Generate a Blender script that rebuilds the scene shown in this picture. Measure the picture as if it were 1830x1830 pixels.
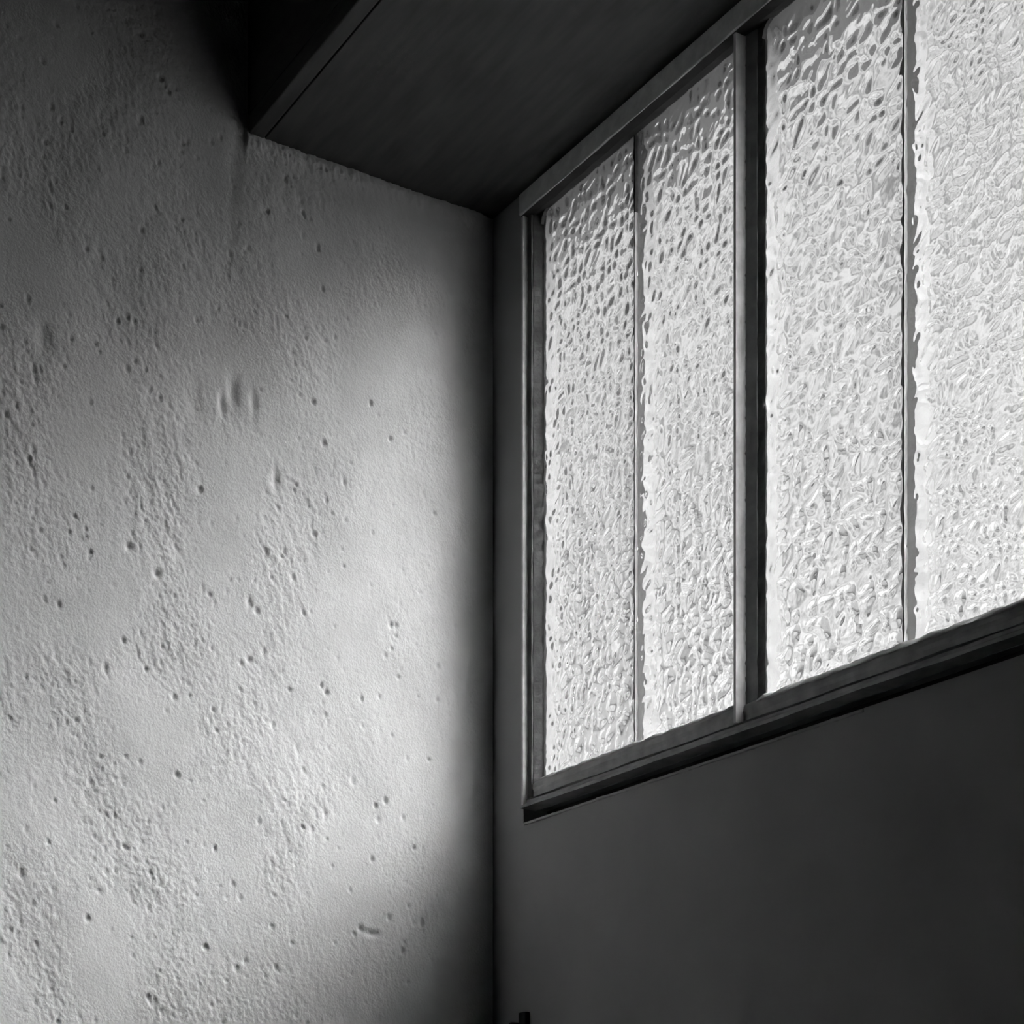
import bpy, bmesh, math, random
import numpy as np

# ------------------------------------------------------------------ clean
for o in list(bpy.data.objects):
    bpy.data.objects.remove(o, do_unlink=True)
SC = bpy.context.scene
COL = SC.collection
random.seed(4)
RNG = np.random.default_rng(11)

# World axes: the room corner is the origin. +X runs along the window wall
# (to the right), -Y runs along the rough plaster wall into the room.

# ------------------------------------------------------------------ camera
cam = bpy.data.cameras.new('camera')
cam_o = bpy.data.objects.new('camera', cam)
COL.objects.link(cam_o)
cam.sensor_fit = 'HORIZONTAL'
cam.sensor_width = 36.0
cam.lens = 36.0 * 3229.0 / 1830.0
cam.shift_y = (2170.0 - 915.0) / 1830.0          # architectural rise, verticals stay vertical
cam_o.location = (1.741, -1.0825, 1.55)
cam_o.rotation_euler = (math.pi / 2, 0, math.atan2(.8437, .5369))
cam.clip_start = 0.02
SC.camera = cam_o

# ------------------------------------------------------------------ light
SUN_AZ = math.radians(47)      # from the outward normal of the window towards +X
SUN_EL = math.radians(38)
SKY_STRENGTH = 0.215
CLOUD_SCALE = 7.0
SUN_STRENGTH = 8.6
SUN_ANGLE = math.radians(41)
sun_dir = (math.sin(SUN_AZ) * math.cos(SUN_EL), math.cos(SUN_AZ) * math.cos(SUN_EL), math.sin(SUN_EL))

world = bpy.data.worlds.new('overcast_sky')
SC.world = world
world.use_nodes = True
wn = world.node_tree
wn.nodes.clear()
w_out = wn.nodes.new('ShaderNodeOutputWorld')
w_bg = wn.nodes.new('ShaderNodeBackground')
w_sky = wn.nodes.new('ShaderNodeTexSky')
w_bw = wn.nodes.new('ShaderNodeRGBToBW')
w_sky.sky_type = 'NISHITA'
w_sky.sun_disc = False
w_sky.sun_elevation = SUN_EL
w_sky.sun_rotation = SUN_AZ
w_sky.dust_density = 1.0
w_sky.air_density = 2.0
w_bg.inputs['Strength'].default_value = SKY_STRENGTH
wn.links.new(w_sky.outputs['Color'], w_bw.inputs['Color'])
# broken cloud over the whole sky
w_tc = wn.nodes.new('ShaderNodeTexCoord')
w_map = wn.nodes.new('ShaderNodeMapping')
w_map.inputs['Scale'].default_value = (1, 1, 1.8)
w_cl = wn.nodes.new('ShaderNodeTexNoise')
w_cl.inputs['Scale'].default_value = CLOUD_SCALE
w_cl.inputs['Detail'].default_value = 4
w_cl.inputs['Roughness'].default_value = .55
w_mr = wn.nodes.new('ShaderNodeMapRange')
w_mr.inputs['From Min'].default_value = .36
w_mr.inputs['From Max'].default_value = .62
w_mr.inputs['To Min'].default_value = .55
w_mr.inputs['To Max'].default_value = 1.4
w_mul = wn.nodes.new('ShaderNodeMath')
w_mul.operation = 'MULTIPLY'
wn.links.new(w_tc.outputs['Generated'], w_map.inputs['Vector'])
wn.links.new(w_map.outputs['Vector'], w_cl.inputs['Vector'])
wn.links.new(w_cl.outputs['Fac'], w_mr.inputs['Value'])
wn.links.new(w_bw.outputs['Val'], w_mul.inputs[0])
wn.links.new(w_mr.outputs['Result'], w_mul.inputs[1])
wn.links.new(w_mul.outputs['Value'], w_bg.inputs['Color'])
wn.links.new(w_bg.outputs['Background'], w_out.inputs['Surface'])

sun = bpy.data.lights.new('veiled_sun', 'SUN')
sun.energy = SUN_STRENGTH
sun.angle = SUN_ANGLE
sun_o = bpy.data.objects.new('veiled_sun', sun)
COL.objects.link(sun_o)
from mathutils import Vector
sun_o.rotation_euler = Vector(sun_dir).to_track_quat('Z', 'Y').to_euler()
sun_o.location = (6, 6, 6)

SC.view_settings.view_transform = 'Standard'
SC.view_settings.look = 'None'
SC.view_settings.gamma = 1.0
SC.view_settings.use_curve_mapping = False
SC.view_settings.exposure = 0.0
cy = SC.cycles
cy.caustics_refractive = True
cy.caustics_reflective = True
cy.max_bounces = 14
cy.diffuse_bounces = 5
cy.glossy_bounces = 6
cy.transmission_bounces = 10
cy.blur_glossy = 0.0
cy.sample_clamp_indirect = 0.0

# ------------------------------------------------------------------ helpers
def link(name, me, mat, parent=None):
    o = bpy.data.objects.new(name, me)
    COL.objects.link(o)
    if mat:
        me.materials.append(mat)
    if parent:
        o.parent = parent
    return o

def structure(o, label=None):
    o['kind'] = 'structure'
    if label:
        o['label'] = label
    return o

def empty(name, loc=(0, 0, 0)):
    o = bpy.data.objects.new(name, None)
    o.empty_display_size = .05
    o.location = loc
    COL.objects.link(o)
    return o

def from_bm(name, bm, mat, parent=None, smooth=False):
    me = bpy.data.meshes.new(name)
    bmesh.ops.recalc_face_normals(bm, faces=bm.faces[:])
    bm.to_mesh(me)
    bm.free()
    if smooth:
        for p in me.polygons:
            p.use_smooth = True
    return link(name, me, mat, parent)

def bm_box(bm, x0, x1, y0, y1, z0, z1, bevel=0.0, seg=2):
    r = bmesh.ops.create_cube(bm, size=1.0)
    for v in r['verts']:
        v.co = ((x0 + x1) / 2 + v.co.x * (x1 - x0), (y0 + y1) / 2 + v.co.y * (y1 - y0), (z0 + z1) / 2 + v.co.z * (z1 - z0))
    if bevel > 0:
        ed = list({e for v in r['verts'] for e in v.link_edges})
        bmesh.ops.bevel(bm, geom=ed, offset=bevel, segments=seg, affect='EDGES', profile=0.5)

def box(name, b, mat, parent=None, bevel=0.0):
    bm = bmesh.new()
    bm_box(bm, *b, bevel=bevel)
    return from_bm(name, bm, mat, parent)

def sweep(name, prof, a0, a1, axis, mat, parent=None, steps=1, wobble=None, smooth=False):
    """Extrude a closed profile along an axis. prof: list of (p, q).
    axis 'z' -> (x, y) profile, axis 'x' -> (y, z) profile. wobble(i, t) -> (dp, dq)."""
    bm = bmesh.new()
    rings = []
    for k in range(steps + 1):
        t = a0 + (a1 - a0) * k / steps
        ring = []
        for i, (p, q) in enumerate(prof):
            dp, dq = wobble(i, t) if wobble else (0, 0)
            co = (p + dp, q + dq, t) if axis == 'z' else (t, p + dp, q + dq)
            ring.append(bm.verts.new(co))
        rings.append(ring)
    n = len(prof)
    for k in range(steps):
        for i in range(n):
            j = (i + 1) % n
            bm.faces.new((rings[k][i], rings[k][j], rings[k + 1][j], rings[k + 1][i]))
    bm.faces.new(rings[0])
    bm.faces.new(list(reversed(rings[-1])))
    return from_bm(name, bm, mat, parent, smooth)

def field(nr, nc, dr, dc, lr, lc, tilt=0.0, width=.55, seed=0):
    """Band-limited noise, unit variance. lr, lc: feature length along rows / columns (m)."""
    g = np.random.default_rng(seed)
    w = g.standard_normal((nr, nc))
    fr = np.fft.fftfreq(nr, dr)[:, None]
    fc = np.fft.fftfreq(nc, dc)[None, :]
    c, s = math.cos(tilt), math.sin(tilt)
    a = (fr * c + fc * s) * lr
    b = (-fr * s + fc * c) * lc
    rad = np.sqrt(a * a + b * b)
    h = np.exp(-((rad - 1.0) ** 2) / (2 * width * width))
    h[0, 0] = 0
    f = np.fft.ifft2(np.fft.fft2(w) * h).real
    return f / f.std()

# ------------------------------------------------------------------ materials
def nodes_mat(name):
    m = bpy.data.materials.new(name)
    m.use_nodes = True
    nt = m.node_tree
    return m, nt, nt.nodes['Principled BSDF']

def grey(v):
    return (v, v, v, 1)

def mat_plain(name, v, rough=.6, var=.12, scale=18, bump=.0, bscale=300, bdist=.0006, stretch=(1, 1, 1), spec=.4):
    m, nt, b = nodes_mat(name)
    tc = nt.nodes.new('ShaderNodeTexCoord')
    mp = nt.nodes.new('ShaderNodeMapping')
    mp.inputs['Scale'].default_value = stretch
    nt.links.new(tc.outputs['Object'], mp.inputs['Vector'])
    n = nt.nodes.new('ShaderNodeTexNoise')
    n.inputs['Scale'].default_value = scale
    n.inputs['Detail'].default_value = 5
    nt.links.new(mp.outputs['Vector'], n.inputs['Vector'])
    r = nt.nodes.new('ShaderNodeValToRGB')
    r.color_ramp.elements[0].position = .3
    r.color_ramp.elements[1].position = .7
    r.color_ramp.elements[0].color = grey(v * (1 - var))
    r.color_ramp.elements[1].color = grey(v * (1 + var))
    nt.links.new(n.outputs['Fac'], r.inputs['Fac'])
    nt.links.new(r.outputs['Color'], b.inputs['Base Color'])
    b.inputs['Roughness'].default_value = rough
    b.inputs['Specular IOR Level'].default_value = spec
    if bump > 0:
        n2 = nt.nodes.new('ShaderNodeTexNoise')
        n2.inputs['Scale'].default_value = bscale
        n2.inputs['Detail'].default_value = 3
        nt.links.new(mp.outputs['Vector'], n2.inputs['Vector'])
        bp = nt.nodes.new('ShaderNodeBump')
        bp.inputs['Strength'].default_value = bump
        bp.inputs['Distance'].default_value = bdist
        nt.links.new(n2.outputs['Fac'], bp.inputs['Height'])
        nt.links.new(bp.outputs['Normal'], b.inputs['Normal'])
    return m

M_PLASTER = mat_plain('rough_white_plaster', .80, .9, .05, 30, .8, 420, .0007, spec=.2)
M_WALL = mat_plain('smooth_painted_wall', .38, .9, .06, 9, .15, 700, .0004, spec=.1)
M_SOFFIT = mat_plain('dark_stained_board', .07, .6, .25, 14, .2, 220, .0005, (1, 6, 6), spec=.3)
M_CEIL = mat_plain('dark_ceiling_paint', .06, .85, .1, 10)
M_ROOM = mat_plain('dim_room_paint', .04, .85, .08, 6)
M_FLOOR = mat_plain('dark_floor_boards', .05, .6, .2, 10, stretch=(1, 9, 1))
M_PAINT = mat_plain('worn_window_paint', .36, .5, .22, 60, .35, 260, .0006, spec=.35)
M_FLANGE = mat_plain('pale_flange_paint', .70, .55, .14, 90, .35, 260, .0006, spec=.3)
M_PUTTY = mat_plain('old_glazing_putty', .55, .65, .25, 90, .6, 240, .001)
M_GROUT = mat_plain('grey_seam_putty', .40, .8, .2, 70)
M_SHADE = mat_plain('shaded_frame_putty', .13, .8, .3, 70, .5, 240, .0008)  # dark tone stands in for shade on the stile web and putty sides
M_DARK = mat_plain('dark_gap_and_shade', .03, .9, .2, 40)  # gap wood and open seam; on the head underside it paints shade
M_BAR = mat_plain('outside_bar_paint', .25, .6, .06, 40)
M_IRON = mat_plain('black_iron', .02, .5, .2, 60)
M_GROUND = mat_plain('pale_gravel_ground', .17, .95, .2, 3)
M_HOUSE = mat_plain('outside_render', .48, .9, .08, 2)
M_EAVE = mat_plain('grey_eaves_board', .5, .8, .12, 10)

GRIME = .03
def mat_glass():
    m = bpy.data.materials.new('hammered_glass')
    m.use_nodes = True
    nt = m.node_tree
    nt.nodes.clear()
    out = nt.nodes.new('ShaderNodeOutputMaterial')
    g = nt.nodes.new('ShaderNodeBsdfGlass')
    g.inputs['Color'].default_value = grey(.97)
    g.inputs['IOR'].default_value = 1.5
    g.inputs['Roughness'].default_value = .01
    # a film of grime makes a small part of the light scatter
    tr = nt.nodes.new('ShaderNodeBsdfTranslucent')
    tr.inputs['Color'].default_value = grey(.9)
    mx = nt.nodes.new('ShaderNodeMixShader')
    mx.inputs['Fac'].default_value = GRIME
    nt.links.new(g.outputs['BSDF'], mx.inputs[1])
    nt.links.new(tr.outputs['BSDF'], mx.inputs[2])
    nt.links.new(mx.outputs['Shader'], out.inputs['Surface'])
    return m
M_GLASS = mat_glass()

# ------------------------------------------------------------------ room shell
ROOM_X, ROOM_Y, ROOM_Z = 3.2, -3.2, 3.02
SOF_Z, SOF_Y = 2.678, -.302
W_T = .046                               # the window wall is a thin partition
# opening cut in the window wall
OX0, OX1, OZ0, OZ1 = .0635, 1.282, 1.9825, 2.70

# --- rough plaster wall on the left, real relief where the photo shows it
def build_wall_left():
    dy = dz = .0017
    ny, nz = 391, 721
    z0 = 1.62
    ys = -np.arange(ny) * dy                       # 0 .. -.66
    zs = z0 + np.arange(nz) * dz                   # 1.62 .. 2.84
    ye, ze = -ys[-1], zs[-1]
    Y, Z = np.meshgrid(ys, zs, indexing='ij')
    P = lambda lr, lc, t, w, s: field(ny, nz, dy, dz, lr, lc, t, w, s)
    undul = P(.16, .22, 0, .5, 1)
    lumps = P(.020, .042, -.22, .5, 2)
    drag = P(.0090, .022, -.26, .5, 3)
    grain = P(.0060, .0095, -.2, .5, 4)
    fine = P(.0038, .0056, -.25, .4, 6)
    patch = P(.16, .20, 0, .5, 5)
    near = np.clip((-Y - .05) / .30, 0, 1)         # plaster is worked smoother beside the corner
    rough = .38 + .62 * near
    rough *= np.clip(.85 + .40 * patch, .30, 1.6)
    # pits and tears are sharp: only the deep side of the noise is kept
    tear = np.clip(-(.8 * drag + .5 * grain) - 1.25, 0, 3)
    D = .0009 * undul + rough * (.00015 * lumps + .00008 * drag + .00014 * grain + .00013 * fine - .00040 * tear)
    g = np.random.default_rng(7)
    npit = 900
    for k in range(npit):
        py = -abs(g.uniform(.03, .65)); pz = g.uniform(1.66, 2.75)
        if g.random() > .22 + .78 * min(1, (-py - .03) / .28):
            continue
        r = g.uniform(.0011, .0021) if g.random() < .86 else g.uniform(.0021, .0030)
        i0 = int(-py / dy); j0 = int((pz - z0) / dz); w = 6
        a = slice(max(i0 - w, 0), i0 + w + 1); b = slice(max(j0 - w, 0), j0 + w + 1)
        q = ((Y[a, b] - py) / r) ** 2 + ((Z[a, b] - pz) / (r * g.uniform(1, 1.8))) ** 2
        D[a, b] -= g.uniform(.5, 1.15) * r * np.exp(-q * q)
    # larger gouges read off the photograph (y, z, ry, rz, depth)
    for (py, pz, ry, rz, d) in ((-.318, 2.405, .006, .016, .0040), (-.33, 2.39, .004, .012, .0036), (-.295, 2.40, .004, .011, .0025),
                                (-.36, 2.385, .010, .020, .002), (-.27, 2.325, .0035, .012, .003), (-.52, 2.41, .008, .014, .003),
                                (-.155, 1.855, .009, .0035, .0035), (-.17, 1.86, .003, .003, .004), (-.432, 2.222, .0038, .0038, .005),
                                (-.402, 2.200, .0038, .0038, .005), (-.30, 2.19, .003, .005, .003), (-.345, 2.19, .0025, .0025, .003),
                                (-.21, 2.11, .0025, .0025, .004), (-.30, 2.13, .003, .003, .004), (-.31, 2.125, .0022, .0022, .003)):
        q = ((Y - py) / ry) ** 2 + ((Z - pz) / rz) ** 2
        D -= d * np.exp(-q)
    # plaster lip built up against the soffit, and the crease that runs down from its front corner
    lip = np.exp(-((Z - (SOF_Z - .006)) / .011) ** 2) * (Y > SOF_Y - .004)
    D += lip * (.0042 + .0004 * lumps + .0004 * grain)
    crease = np.exp(-((Y - (SOF_Y - .010 - .10 * (SOF_Z - Z))) / .008) ** 2) * np.clip((Z - 2.52) / .14, 0, 1)
    D -= crease * .0018
    # settle to the plane at the borders of the worked patch
    edge = np.clip(np.minimum.reduce([(Y + ye) / .03, (Z - z0) / .03, (ze - Z) / .03]), 0, 1)
    edge0 = np.clip(-Y / .02, 0, 1)
    D *= edge * edge0
    Yl = np.concatenate([ys, np.linspace(-.9, ROOM_Y, 8)])
    Zl = np.concatenate([np.linspace(0, 1.45, 5), zs, [ROOM_Z]])
    full = np.zeros((len(Yl), len(Zl)))
    full[:ny, 5:5 + nz] = D
    YY, ZZ = np.meshgrid(Yl, Zl, indexing='ij')
    NY, NZ = YY.shape
    V = np.stack([full, YY, ZZ], -1).reshape(-1, 3)
    idx = np.arange(NY * NZ).reshape(NY, NZ)
    F = np.stack([idx[:-1, :-1], idx[:-1, 1:], idx[1:, 1:], idx[1:, :-1]], -1).reshape(-1, 4).tolist()
    b0 = len(V)
    T = -.15
    V = np.vstack([V, [[T, Yl[0], Zl[0]], [T, Yl[-1], Zl[0]], [T, Yl[-1], Zl[-1]], [T, Yl[0], Zl[-1]]]])
    F.append([b0, b0 + 1, b0 + 2, b0 + 3])
    F.append([b0 + 1, b0] + idx[:, 0].tolist())
    F.append([b0 + 2, b0 + 1] + idx[-1, :].tolist())
    F.append([b0 + 3, b0 + 2] + idx[::-1, -1].tolist())
    F.append([b0, b0 + 3] + idx[0, ::-1].tolist())
    me = bpy.data.meshes.new('wall_left')
    me.from_pydata(V.tolist(), [], F)
    me.update()
    sm = np.ones(len(F), bool); sm[-5:] = False
    me.polygons.foreach_set('use_smooth', sm)
    o = link('wall_left', me, M_PLASTER)
    return structure(o, 'rough white plaster wall lit by the window')

build_wall_left()

# --- window wall with its opening (one mesh, hole framed by quads)
def build_wall_window():
    bm = bmesh.new()
    xs = [0, OX0, OX1, ROOM_X]
    zs = [0, OZ0, OZ1, ROOM_Z]
    def grid(y):
        return [[bm.verts.new((x, y, z)) for z in zs] for x in xs]
    A, B = grid(0.0), grid(W_T)
    for i in range(3):
        for j in range(3):
            if i == 1 and j == 1:
                continue
            bm.faces.new((A[i][j], A[i + 1][j], A[i + 1][j + 1], A[i][j + 1]))
            bm.faces.new((B[i][j], B[i][j + 1], B[i + 1][j + 1], B[i + 1][j]))
    def side(p, q):
        bm.faces.new((A[p[0]][p[1]], A[q[0]][q[1]], B[q[0]][q[1]], B[p[0]][p[1]]))
    for k in range(3):
        side((k, 0), (k + 1, 0)); side((k, 3), (k + 1, 3)); side((0, k), (0, k + 1)); side((3, k), (3, k + 1))
    side((1, 1), (2, 1)); side((2, 1), (2, 2)); side((2, 2), (1, 2)); side((1, 2), (1, 1))
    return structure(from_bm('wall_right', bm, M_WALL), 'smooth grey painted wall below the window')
wall_right = build_wall_window()

structure(box('floor', (-.15, ROOM_X + .1, ROOM_Y - .1, W_T, -.12, 0), M_FLOOR))
structure(box('ceiling', (-.15, ROOM_X + .1, ROOM_Y - .1, W_T, ROOM_Z, ROOM_Z + .1), M_CEIL))
structure(box('wall_back', (-.15, ROOM_X + .1, ROOM_Y - .1, ROOM_Y, 0, ROOM_Z), M_ROOM))
structure(box('wall_far', (ROOM_X, ROOM_X + .1, ROOM_Y, W_T, 0, ROOM_Z), M_ROOM))

# --- boxed-in lintel above the window: a wide board, a narrow edge strip with an open joint, a front board
trim = structure(empty('trim_1', (1.6, -.15, SOF_Z)), 'dark boarded soffit of the boxed lintel over the window')
def child(o):
    o.matrix_parent_inverse = o.parent.matrix_world.inverted()
    o.location = o.location
    return o
def boxc(name, b, mat, parent, bevel=0.0):
    loc = parent.location
    return box(name, (b[0] - loc.x, b[1] - loc.x, b[2] - loc.y, b[3] - loc.y, b[4] - loc.z, b[5] - loc.z), mat, parent, bevel)
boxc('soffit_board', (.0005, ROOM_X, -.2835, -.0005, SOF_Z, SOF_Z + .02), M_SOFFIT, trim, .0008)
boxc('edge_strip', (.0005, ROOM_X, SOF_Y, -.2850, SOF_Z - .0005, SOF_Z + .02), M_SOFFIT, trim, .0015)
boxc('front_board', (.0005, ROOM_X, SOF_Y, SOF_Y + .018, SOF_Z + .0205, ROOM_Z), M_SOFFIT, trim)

# ------------------------------------------------------------------ window
win = structure(empty('window_1', (.67, .01, OZ0)), 'painted steel window with hammered glass panes')
WO = win.location
def wsweep_z(name, prof, z0, z1, mat, **k):
    return sweep(name, [(p - WO.x, q - WO.y) for p, q in prof], z0 - WO.z, z1 - WO.z, 'z', mat, win, **k)
def wsweep_x(name, prof, x0, x1, mat, **k):
    return sweep(name, [(p - WO.y, q - WO.z) for p, q in prof], x0 - WO.x, x1 - WO.x, 'x', mat, win, **k)

FR = -.003                 # room-side edge of the thin flanges
GY = .0165                 # room face of the glass
GT = .004
RB = 1.9975                # underside of the bottom rail
GB = 2.0320                # glass sight line, bottom
GTP = 2.6545                # glass sight line, top
ZT = SOF_Z - .0045          # top of the frame, an open joint under the soffit
XL, XR = .0640, 1.2800
M2 = .8560                 # second mullion, right of the picture

def wob(amp, freq, seed):
    g = np.random.default_rng(seed)
    ph = g.uniform(0, 6.28, (64, 4))
    fr = g.uniform(.6, 1.6, (64, 4)) * freq
    def f(i, t):
        i = i % 64
        return (amp * (math.sin(fr[i, 0] * t + ph[i, 0]) + .6 * math.sin(2.7 * fr[i, 1] * t + ph[i, 1])),
                amp * (math.sin(fr[i, 2] * t + ph[i, 2]) + .6 * math.sin(2.9 * fr[i, 3] * t + ph[i, 3])))
    return f

# left stile: broad web coloured dark as if in shade, with a thin pale flange standing up from its outer edge
def ragged(amp, seed):
    w = wob(amp, 260, seed)
    return lambda i, t: (0, w(i, t)[1] + .6 * amp * math.sin(900 * t)) if i in (2, 3) else (0, 0)
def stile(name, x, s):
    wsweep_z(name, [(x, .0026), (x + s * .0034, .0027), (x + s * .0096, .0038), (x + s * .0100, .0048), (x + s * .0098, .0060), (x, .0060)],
             RB + .004, ZT, M_SHADE, steps=40, wobble=wob(.00018, 40, 1))
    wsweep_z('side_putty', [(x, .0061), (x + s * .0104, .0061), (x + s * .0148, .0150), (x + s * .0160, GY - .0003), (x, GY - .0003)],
             RB + .004, ZT, M_SHADE, steps=120, wobble=wob(.00030, 160, 12))
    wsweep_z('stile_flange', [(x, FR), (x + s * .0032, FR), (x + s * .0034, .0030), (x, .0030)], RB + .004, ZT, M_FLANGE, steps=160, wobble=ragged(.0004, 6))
stile('stile', XL, 1)
stile('stile', XR, -1)          # just outside the frame of the photograph
# mullion: T section, its thin pale web stands into the room, putty, coloured shade-dark, bevelled back to the glass
MX = .4297
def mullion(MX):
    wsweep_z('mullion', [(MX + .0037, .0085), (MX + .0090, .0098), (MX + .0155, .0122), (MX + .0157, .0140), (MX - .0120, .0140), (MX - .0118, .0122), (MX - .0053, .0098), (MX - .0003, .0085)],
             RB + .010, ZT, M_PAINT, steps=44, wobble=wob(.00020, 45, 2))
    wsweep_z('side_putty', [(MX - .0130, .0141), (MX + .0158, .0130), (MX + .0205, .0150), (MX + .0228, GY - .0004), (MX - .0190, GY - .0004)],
             RB + .010, ZT, M_SHADE, steps=140, wobble=wob(.00035, 170, 13))
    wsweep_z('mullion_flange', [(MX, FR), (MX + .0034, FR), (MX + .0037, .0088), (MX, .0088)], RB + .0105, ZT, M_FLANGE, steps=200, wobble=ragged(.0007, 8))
mullion(MX)
mullion(M2)
# head rail: front paled, underside near black, its shading put into the colours
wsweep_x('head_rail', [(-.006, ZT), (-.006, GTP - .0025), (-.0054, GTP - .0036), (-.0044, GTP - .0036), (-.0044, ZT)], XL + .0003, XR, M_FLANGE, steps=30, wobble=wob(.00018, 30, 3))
wsweep_x('head_underside_shade', [(-.0043, ZT), (-.0043, GTP - .0038), (.0060, GTP - .0035), (GY - .0004, GTP - .0005), (GY - .0004, ZT)], XL + .0003, XR, M_DARK, steps=90, wobble=wob(.00028, 120, 14))
# bottom rail: thin ledge below, cove, flat, glass step
wsweep_x('bottom_rail', [(.0002, RB + .0102), (.0060, RB + .0106), (.0064, RB + .0180), (.0052, RB + .0215), (.0060, GB - .0085), (.0078, GB - .0058),
                         (GY - .0004, GB - .0012), (GY - .0004, RB + .0102)], XL + .0003, XR, M_PAINT, steps=70, wobble=wob(.00034, 34, 4))
wsweep_x('bottom_ledge', [(FR - .0012, RB), (FR - .0014, RB + .0030), (.0006, RB + .0040), (.0022, RB + .0060), (.0016, RB + .0088), (.0060, RB + .0096), (GY - .0004, RB + .0096),
                          (GY - .0004, RB)], XL, XR, M_PAINT, steps=70, wobble=wob(.00030, 30, 5))
# packing piece that closes the gap under the frame
wsweep_x('packing_strip', [(.031, OZ0 + .0003), (.0450, OZ0 + .0003), (.0450, RB + .001), (.031, RB + .001)], OX0 + .0003, OX1 - .0003, M_DARK)
# outer frame behind the glass
YB = GY + GT + .0006
wsweep_x('outer_sill', [(YB, RB + .0015), (W_T - .001, RB + .0015), (W_T - .001, GB - .012), (YB, GB - .001)], OX0 + .001, OX1 - .001, M_BAR)
wsweep_x('outer_head', [(YB, GTP + .002), (W_T - .001, GTP + .004), (W_T - .001, OZ1 - .0005), (YB, OZ1 - .0005)], OX0 + .001, OX1 - .001, M_BAR)
wsweep_z('outer_jamb', [(OX0 + .001, YB), (XL + .0160, YB), (XL + .0135, YB + .014), (OX0 + .001, YB + .014)], GB, GTP + .001, M_BAR)
wsweep_z('outer_jamb', [(OX1 - .001, YB), (XR - .0160, YB), (XR - .0115, YB + .014), (OX1 - .001, YB + .014)], GB, GTP + .001, M_BAR)
for mx in (MX, M2):
    wsweep_z('outer_mullion', [(mx - .012, YB), (mx + .0215, YB), (mx + .0180, YB + .017), (mx - .009, YB + .017)], GB, GTP + .001, M_BAR)

B1, B2, B3 = .2450, .6285, 1.056
for k, bx in enumerate((B1, B2, B3)):
    wsweep_z('glazing_bar', [(bx - .0085, YB + .004), (bx + .0085, YB + .004), (bx + .0070, YB + .021), (bx - .0070, YB + .021)], GB, GTP + .001, M_BAR, steps=70,
             wobble=wob(.0005, 120, 20 + k))

# putty beads along the bottom of the glass and down the mullion
def bead(name, x0, x1, seed, drop=0.0):
    wsweep_x(name, [(GY - .0090 - drop, GB - .0055 - drop), (GY - .0088 - drop, GB - .0040 - drop), (GY - .0045, GB - .0014), (GY - .0004, GB + .0008), (GY - .0003, GB - .0055)], x0, x1, M_PUTTY,
             steps=90, wobble=wob(.00055, 130, seed), smooth=True)
bead('putty_bead', XL + .019, MX - .019, 31)
bead('putty_bead', MX + .0235, M2 - .019, 32, .0030)
bead('putty_bead', M2 + .0235, XR - .019, 33)
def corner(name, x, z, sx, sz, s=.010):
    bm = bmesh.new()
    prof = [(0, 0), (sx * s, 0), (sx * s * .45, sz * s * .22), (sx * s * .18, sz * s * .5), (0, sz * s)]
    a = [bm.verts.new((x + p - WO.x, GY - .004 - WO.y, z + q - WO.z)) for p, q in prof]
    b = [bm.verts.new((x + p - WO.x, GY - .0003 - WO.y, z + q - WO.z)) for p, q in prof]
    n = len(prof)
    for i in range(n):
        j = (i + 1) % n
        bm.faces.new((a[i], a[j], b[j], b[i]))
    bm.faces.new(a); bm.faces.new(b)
    from_bm(name, bm, M_SHADE, win)
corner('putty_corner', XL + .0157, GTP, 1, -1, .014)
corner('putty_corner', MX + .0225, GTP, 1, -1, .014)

# --- hammered glass: every pane is a slab with a dimpled room face
def dimples(x, z, cell, seed):
    """Domed cells: jittered-grid nearest-point height in 0..1 for arrays x, z."""
    i = np.floor(x / cell).astype(int); j = np.floor(z / cell).astype(int)
    best = np.full(x.shape, 9.0); rb = np.ones(x.shape)
    def h(a, b, s):
        v = np.sin(a * 127.1 + b * 311.7 + s * 74.7 + seed * 13.3) * 43758.5453
        return v - np.floor(v)
    for di in (-1, 0, 1):
        for dj in (-1, 0, 1):
            a, b = i + di, j + dj
            cx = (a + .5 + .58 * (h(a, b, 1) - .5)) * cell
            cz = (b + .5 + .58 * (h(a, b, 2) - .5)) * cell
            d = np.sqrt((x - cx) ** 2 + (z - cz) ** 2) / cell / (.8 + .5 * h(a, b, 3))
            best = np.minimum(best, d)
    t = np.clip(1 - best / .56, 0, 1)
    return t * t * (3 - 2 * t)

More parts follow.
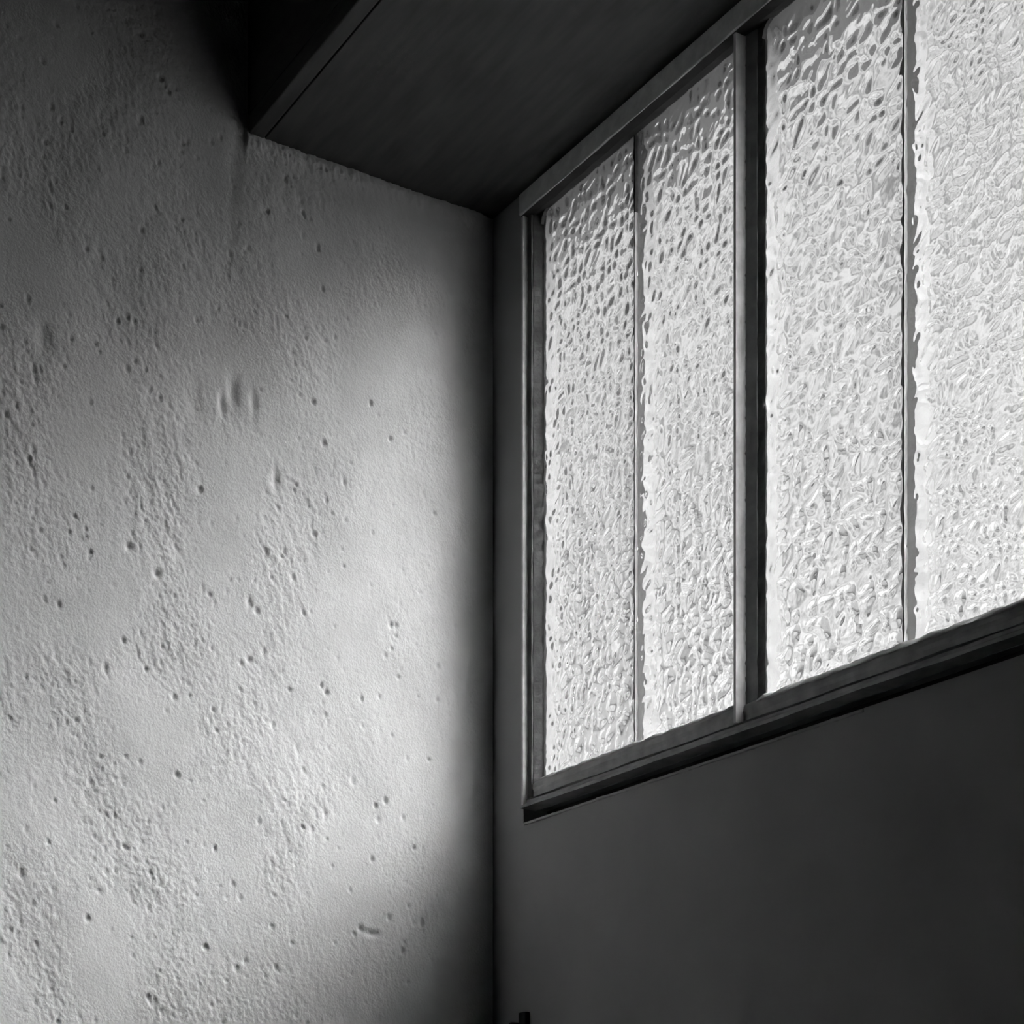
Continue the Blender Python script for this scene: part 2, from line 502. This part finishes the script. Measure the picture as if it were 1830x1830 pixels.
def glass_pane(x0, x1, cell, amp, seed, stretch, d=.0014):
    z0, z1 = GB - .004, GTP + .004
    nx = int((x1 - x0) / d) + 1; nz = int((z1 - z0) / d) + 1
    xs = np.linspace(x0, x1, nx); zs = np.linspace(z0, z1, nz)
    X, Z = np.meshgrid(xs, zs, indexing='ij')
    warp = field(nx, nz, d, d, .05, .05, 0, .5, seed) * .003
    warp2 = field(nx, nz, d, d, .05, .05, 0, .5, seed + 50) * .003
    H = dimples((X + warp), (Z + warp2) / stretch, cell, seed)
    H = H + .20 * dimples(X + 5.3 + warp2, (Z + 2.1 + warp) / stretch, cell * .6, seed + 3)
    H = H + .10 * field(nx, nz, d, d, .03, .03, 0, .5, seed + 9)
    m = np.minimum.reduce([X - x0, x1 - X, Z - z0, z1 - Z])
    fade = np.clip((m - .0015) / .006, 0, 1)
    Yf = GY - amp * H * fade + .0012
    idx = np.arange(nx * nz).reshape(nx, nz)
    V = np.stack([X - WO.x, Yf - WO.y, Z - WO.z], -1).reshape(-1, 3)
    F = np.stack([idx[:-1, :-1], idx[1:, :-1], idx[1:, 1:], idx[:-1, 1:]], -1).reshape(-1, 4).tolist()
    b0 = len(V)
    yb = GY + GT - WO.y
    V = np.vstack([V, [[x0 - WO.x, yb, z0 - WO.z], [x1 - WO.x, yb, z0 - WO.z], [x1 - WO.x, yb, z1 - WO.z], [x0 - WO.x, yb, z1 - WO.z]]])
    F.append([b0, b0 + 3, b0 + 2, b0 + 1])
    F.append([b0, b0 + 1] + idx[::-1, 0].tolist())
    F.append([b0 + 1, b0 + 2] + idx[-1, ::-1].tolist())
    F.append([b0 + 2, b0 + 3] + idx[:, -1].tolist())
    F.append([b0 + 3, b0] + idx[0, :].tolist())
    me = bpy.data.meshes.new('glass_pane')
    me.from_pydata(V.tolist(), [], F)
    me.update()
    sm = np.ones(len(F), bool); sm[-5:] = False
    me.polygons.foreach_set('use_smooth', sm)
    return link('glass_pane', me, M_GLASS, win)

glass_pane(XL + .011, B1 + .004 - .0006, .0140, .0017, 1, 1.15)
glass_pane(B1 + .004 + .0006, MX - .0005, .0148, .0017, 2, 1.15)
glass_pane(MX + .0042, B2 + .003 - .0006, .0180, .0019, 3, 1.0)
glass_pane(B2 + .003 + .0006, M2 - .0005, .0115, .0014, 4, 1.0)
glass_pane(M2 + .0042, B3 - .0006, .0150, .0016, 5, 1.0, .0028)
glass_pane(B3 + .0006, XR - .011, .0150, .0016, 6, 1.0, .0028)

# puttied seams where two sheets meet; the upper part of the first has blackened and opened
def seam(x, z0, z1, mat, w, seed):
    wsweep_z('pane_seam', [(x - w, GY - .0012), (x + w, GY - .0012), (x + w, GY + GT), (x - w, GY + GT)], z0, z1, mat, steps=60, wobble=wob(.00025, 230, seed))
seam(B1 + .004, GB, 2.575, M_GROUT, .0009, 41)
seam(B1 + .004, 2.5752, GTP - .001, M_DARK, .0013, 42)
seam(B2 + .003, GB, GTP - .001, M_GROUT, .0009, 43)

# ragged plaster lip under the window
def lip_wob(i, t):
    r = math.sin(t * 91 + 1.3) * math.sin(t * 37) + .7 * math.sin(t * 213 + i) + .5 * math.sin(t * 457 + 2 * i)
    q = max(0.0, math.sin(t * 63 + .8) + .5 * math.sin(t * 151))
    return {0: (.0012 - .0011 * q, -.0006 * r), 1: (.0014 - .0012 * q, .0006 * r), 2: (0, .0005 * r), 3: (0, 0)}[i]
lip = sweep('plaster_lip', [(-.0014, OZ0 - .0030), (-.0017, OZ0 - .0010), (.0030, OZ0 + .0008), (-.0001, OZ0 - .0034)], OX0 + .001, .60, 'x', M_WALL, wall_right, steps=260,
            wobble=lip_wob, smooth=True)

# small black iron bracket in the corner, cut by the lower edge of the photograph
br = empty('iron_bracket', (.070, 0, 1.70))
br['label'] = 'small black iron bracket on the dark wall below the window'
br['category'] = 'bracket'
bm = bmesh.new()
bm_box(bm, -.008, .0065, -.006, .0005, -.06, .0725, .0012)
from_bm('back_plate', bm, M_IRON, br)
bm = bmesh.new()
bm_box(bm, -.0165, -.0085, -.014, -.0005, -.06, .062, .002)
from_bm('hook', bm, M_IRON, br)

# ------------------------------------------------------------------ outside
structure(box('ground', (-40, 40, W_T, 60, -.32, -.20), M_GROUND))
# eaves board over the window, and the neighbouring house that greys the lower left of the panes
structure(box('trim_2', (-.4, 3.6, W_T, W_T + .095, OZ1 + .004, OZ1 + .03), M_EAVE, None, .002))
def house():
    h = structure(empty('building', (0, 0, -.2)), 'pale neighbouring house blurred by the hammered glass')
    d = Vector((-.8437, .5369, 0)); r = Vector((.5369, .8437, 0))
    c = Vector((1.741, -1.0825, -.2)) + d * 13.0
    def P(a, b, z):
        return c + r * a + d * b + Vector((0, 0, z)) - Vector((0, 0, -.2))
    bm = bmesh.new()
    a0, a1, b0, b1, hz, rz = -7.5, HOUSE_R, 0, 6.0, HOUSE_H - .2, HOUSE_H + .9
    lo = [bm.verts.new(P(a, b, -.1)) for a, b in ((a0, b0), (a1, b0), (a1, b1), (a0, b1))]
    hi = [bm.verts.new(P(a, b, hz)) for a, b in ((a0, b0), (a1, b0), (a1, b1), (a0, b1))]
    for i in range(4):
        j = (i + 1) % 4
        bm.faces.new((lo[i], lo[j], hi[j], hi[i]))
    bm.faces.new(hi); bm.faces.new(lo)
    from_bm('house_wall', bm, M_HOUSE, h)
    bm = bmesh.new()
    o = .35
    e = [bm.verts.new(P(a, b, hz + .002)) for a, b in ((a0 - o, b0 - o), (a1 + o, b0 - o), (a1 + o, b1 + o), (a0 - o, b1 + o))]
    g = [bm.verts.new(P(a, (b0 + b1) / 2, rz)) for a in (a0 - o, a1 + o)]
    for f in ((e[0], e[1], g[1], g[0]), (e[2], e[3], g[0], g[1]), (e[1], e[2], g[1]), (e[3], e[0], g[0]), (e[3], e[2], e[1], e[0])):
        bm.faces.new(f)
    from_bm('house_roof', bm, M_ROOF, h)
HOUSE_H, HOUSE_R = 6.5, 1.0
M_ROOF = mat_plain('weathered_roof', .25, .9, .15, 3)
house()
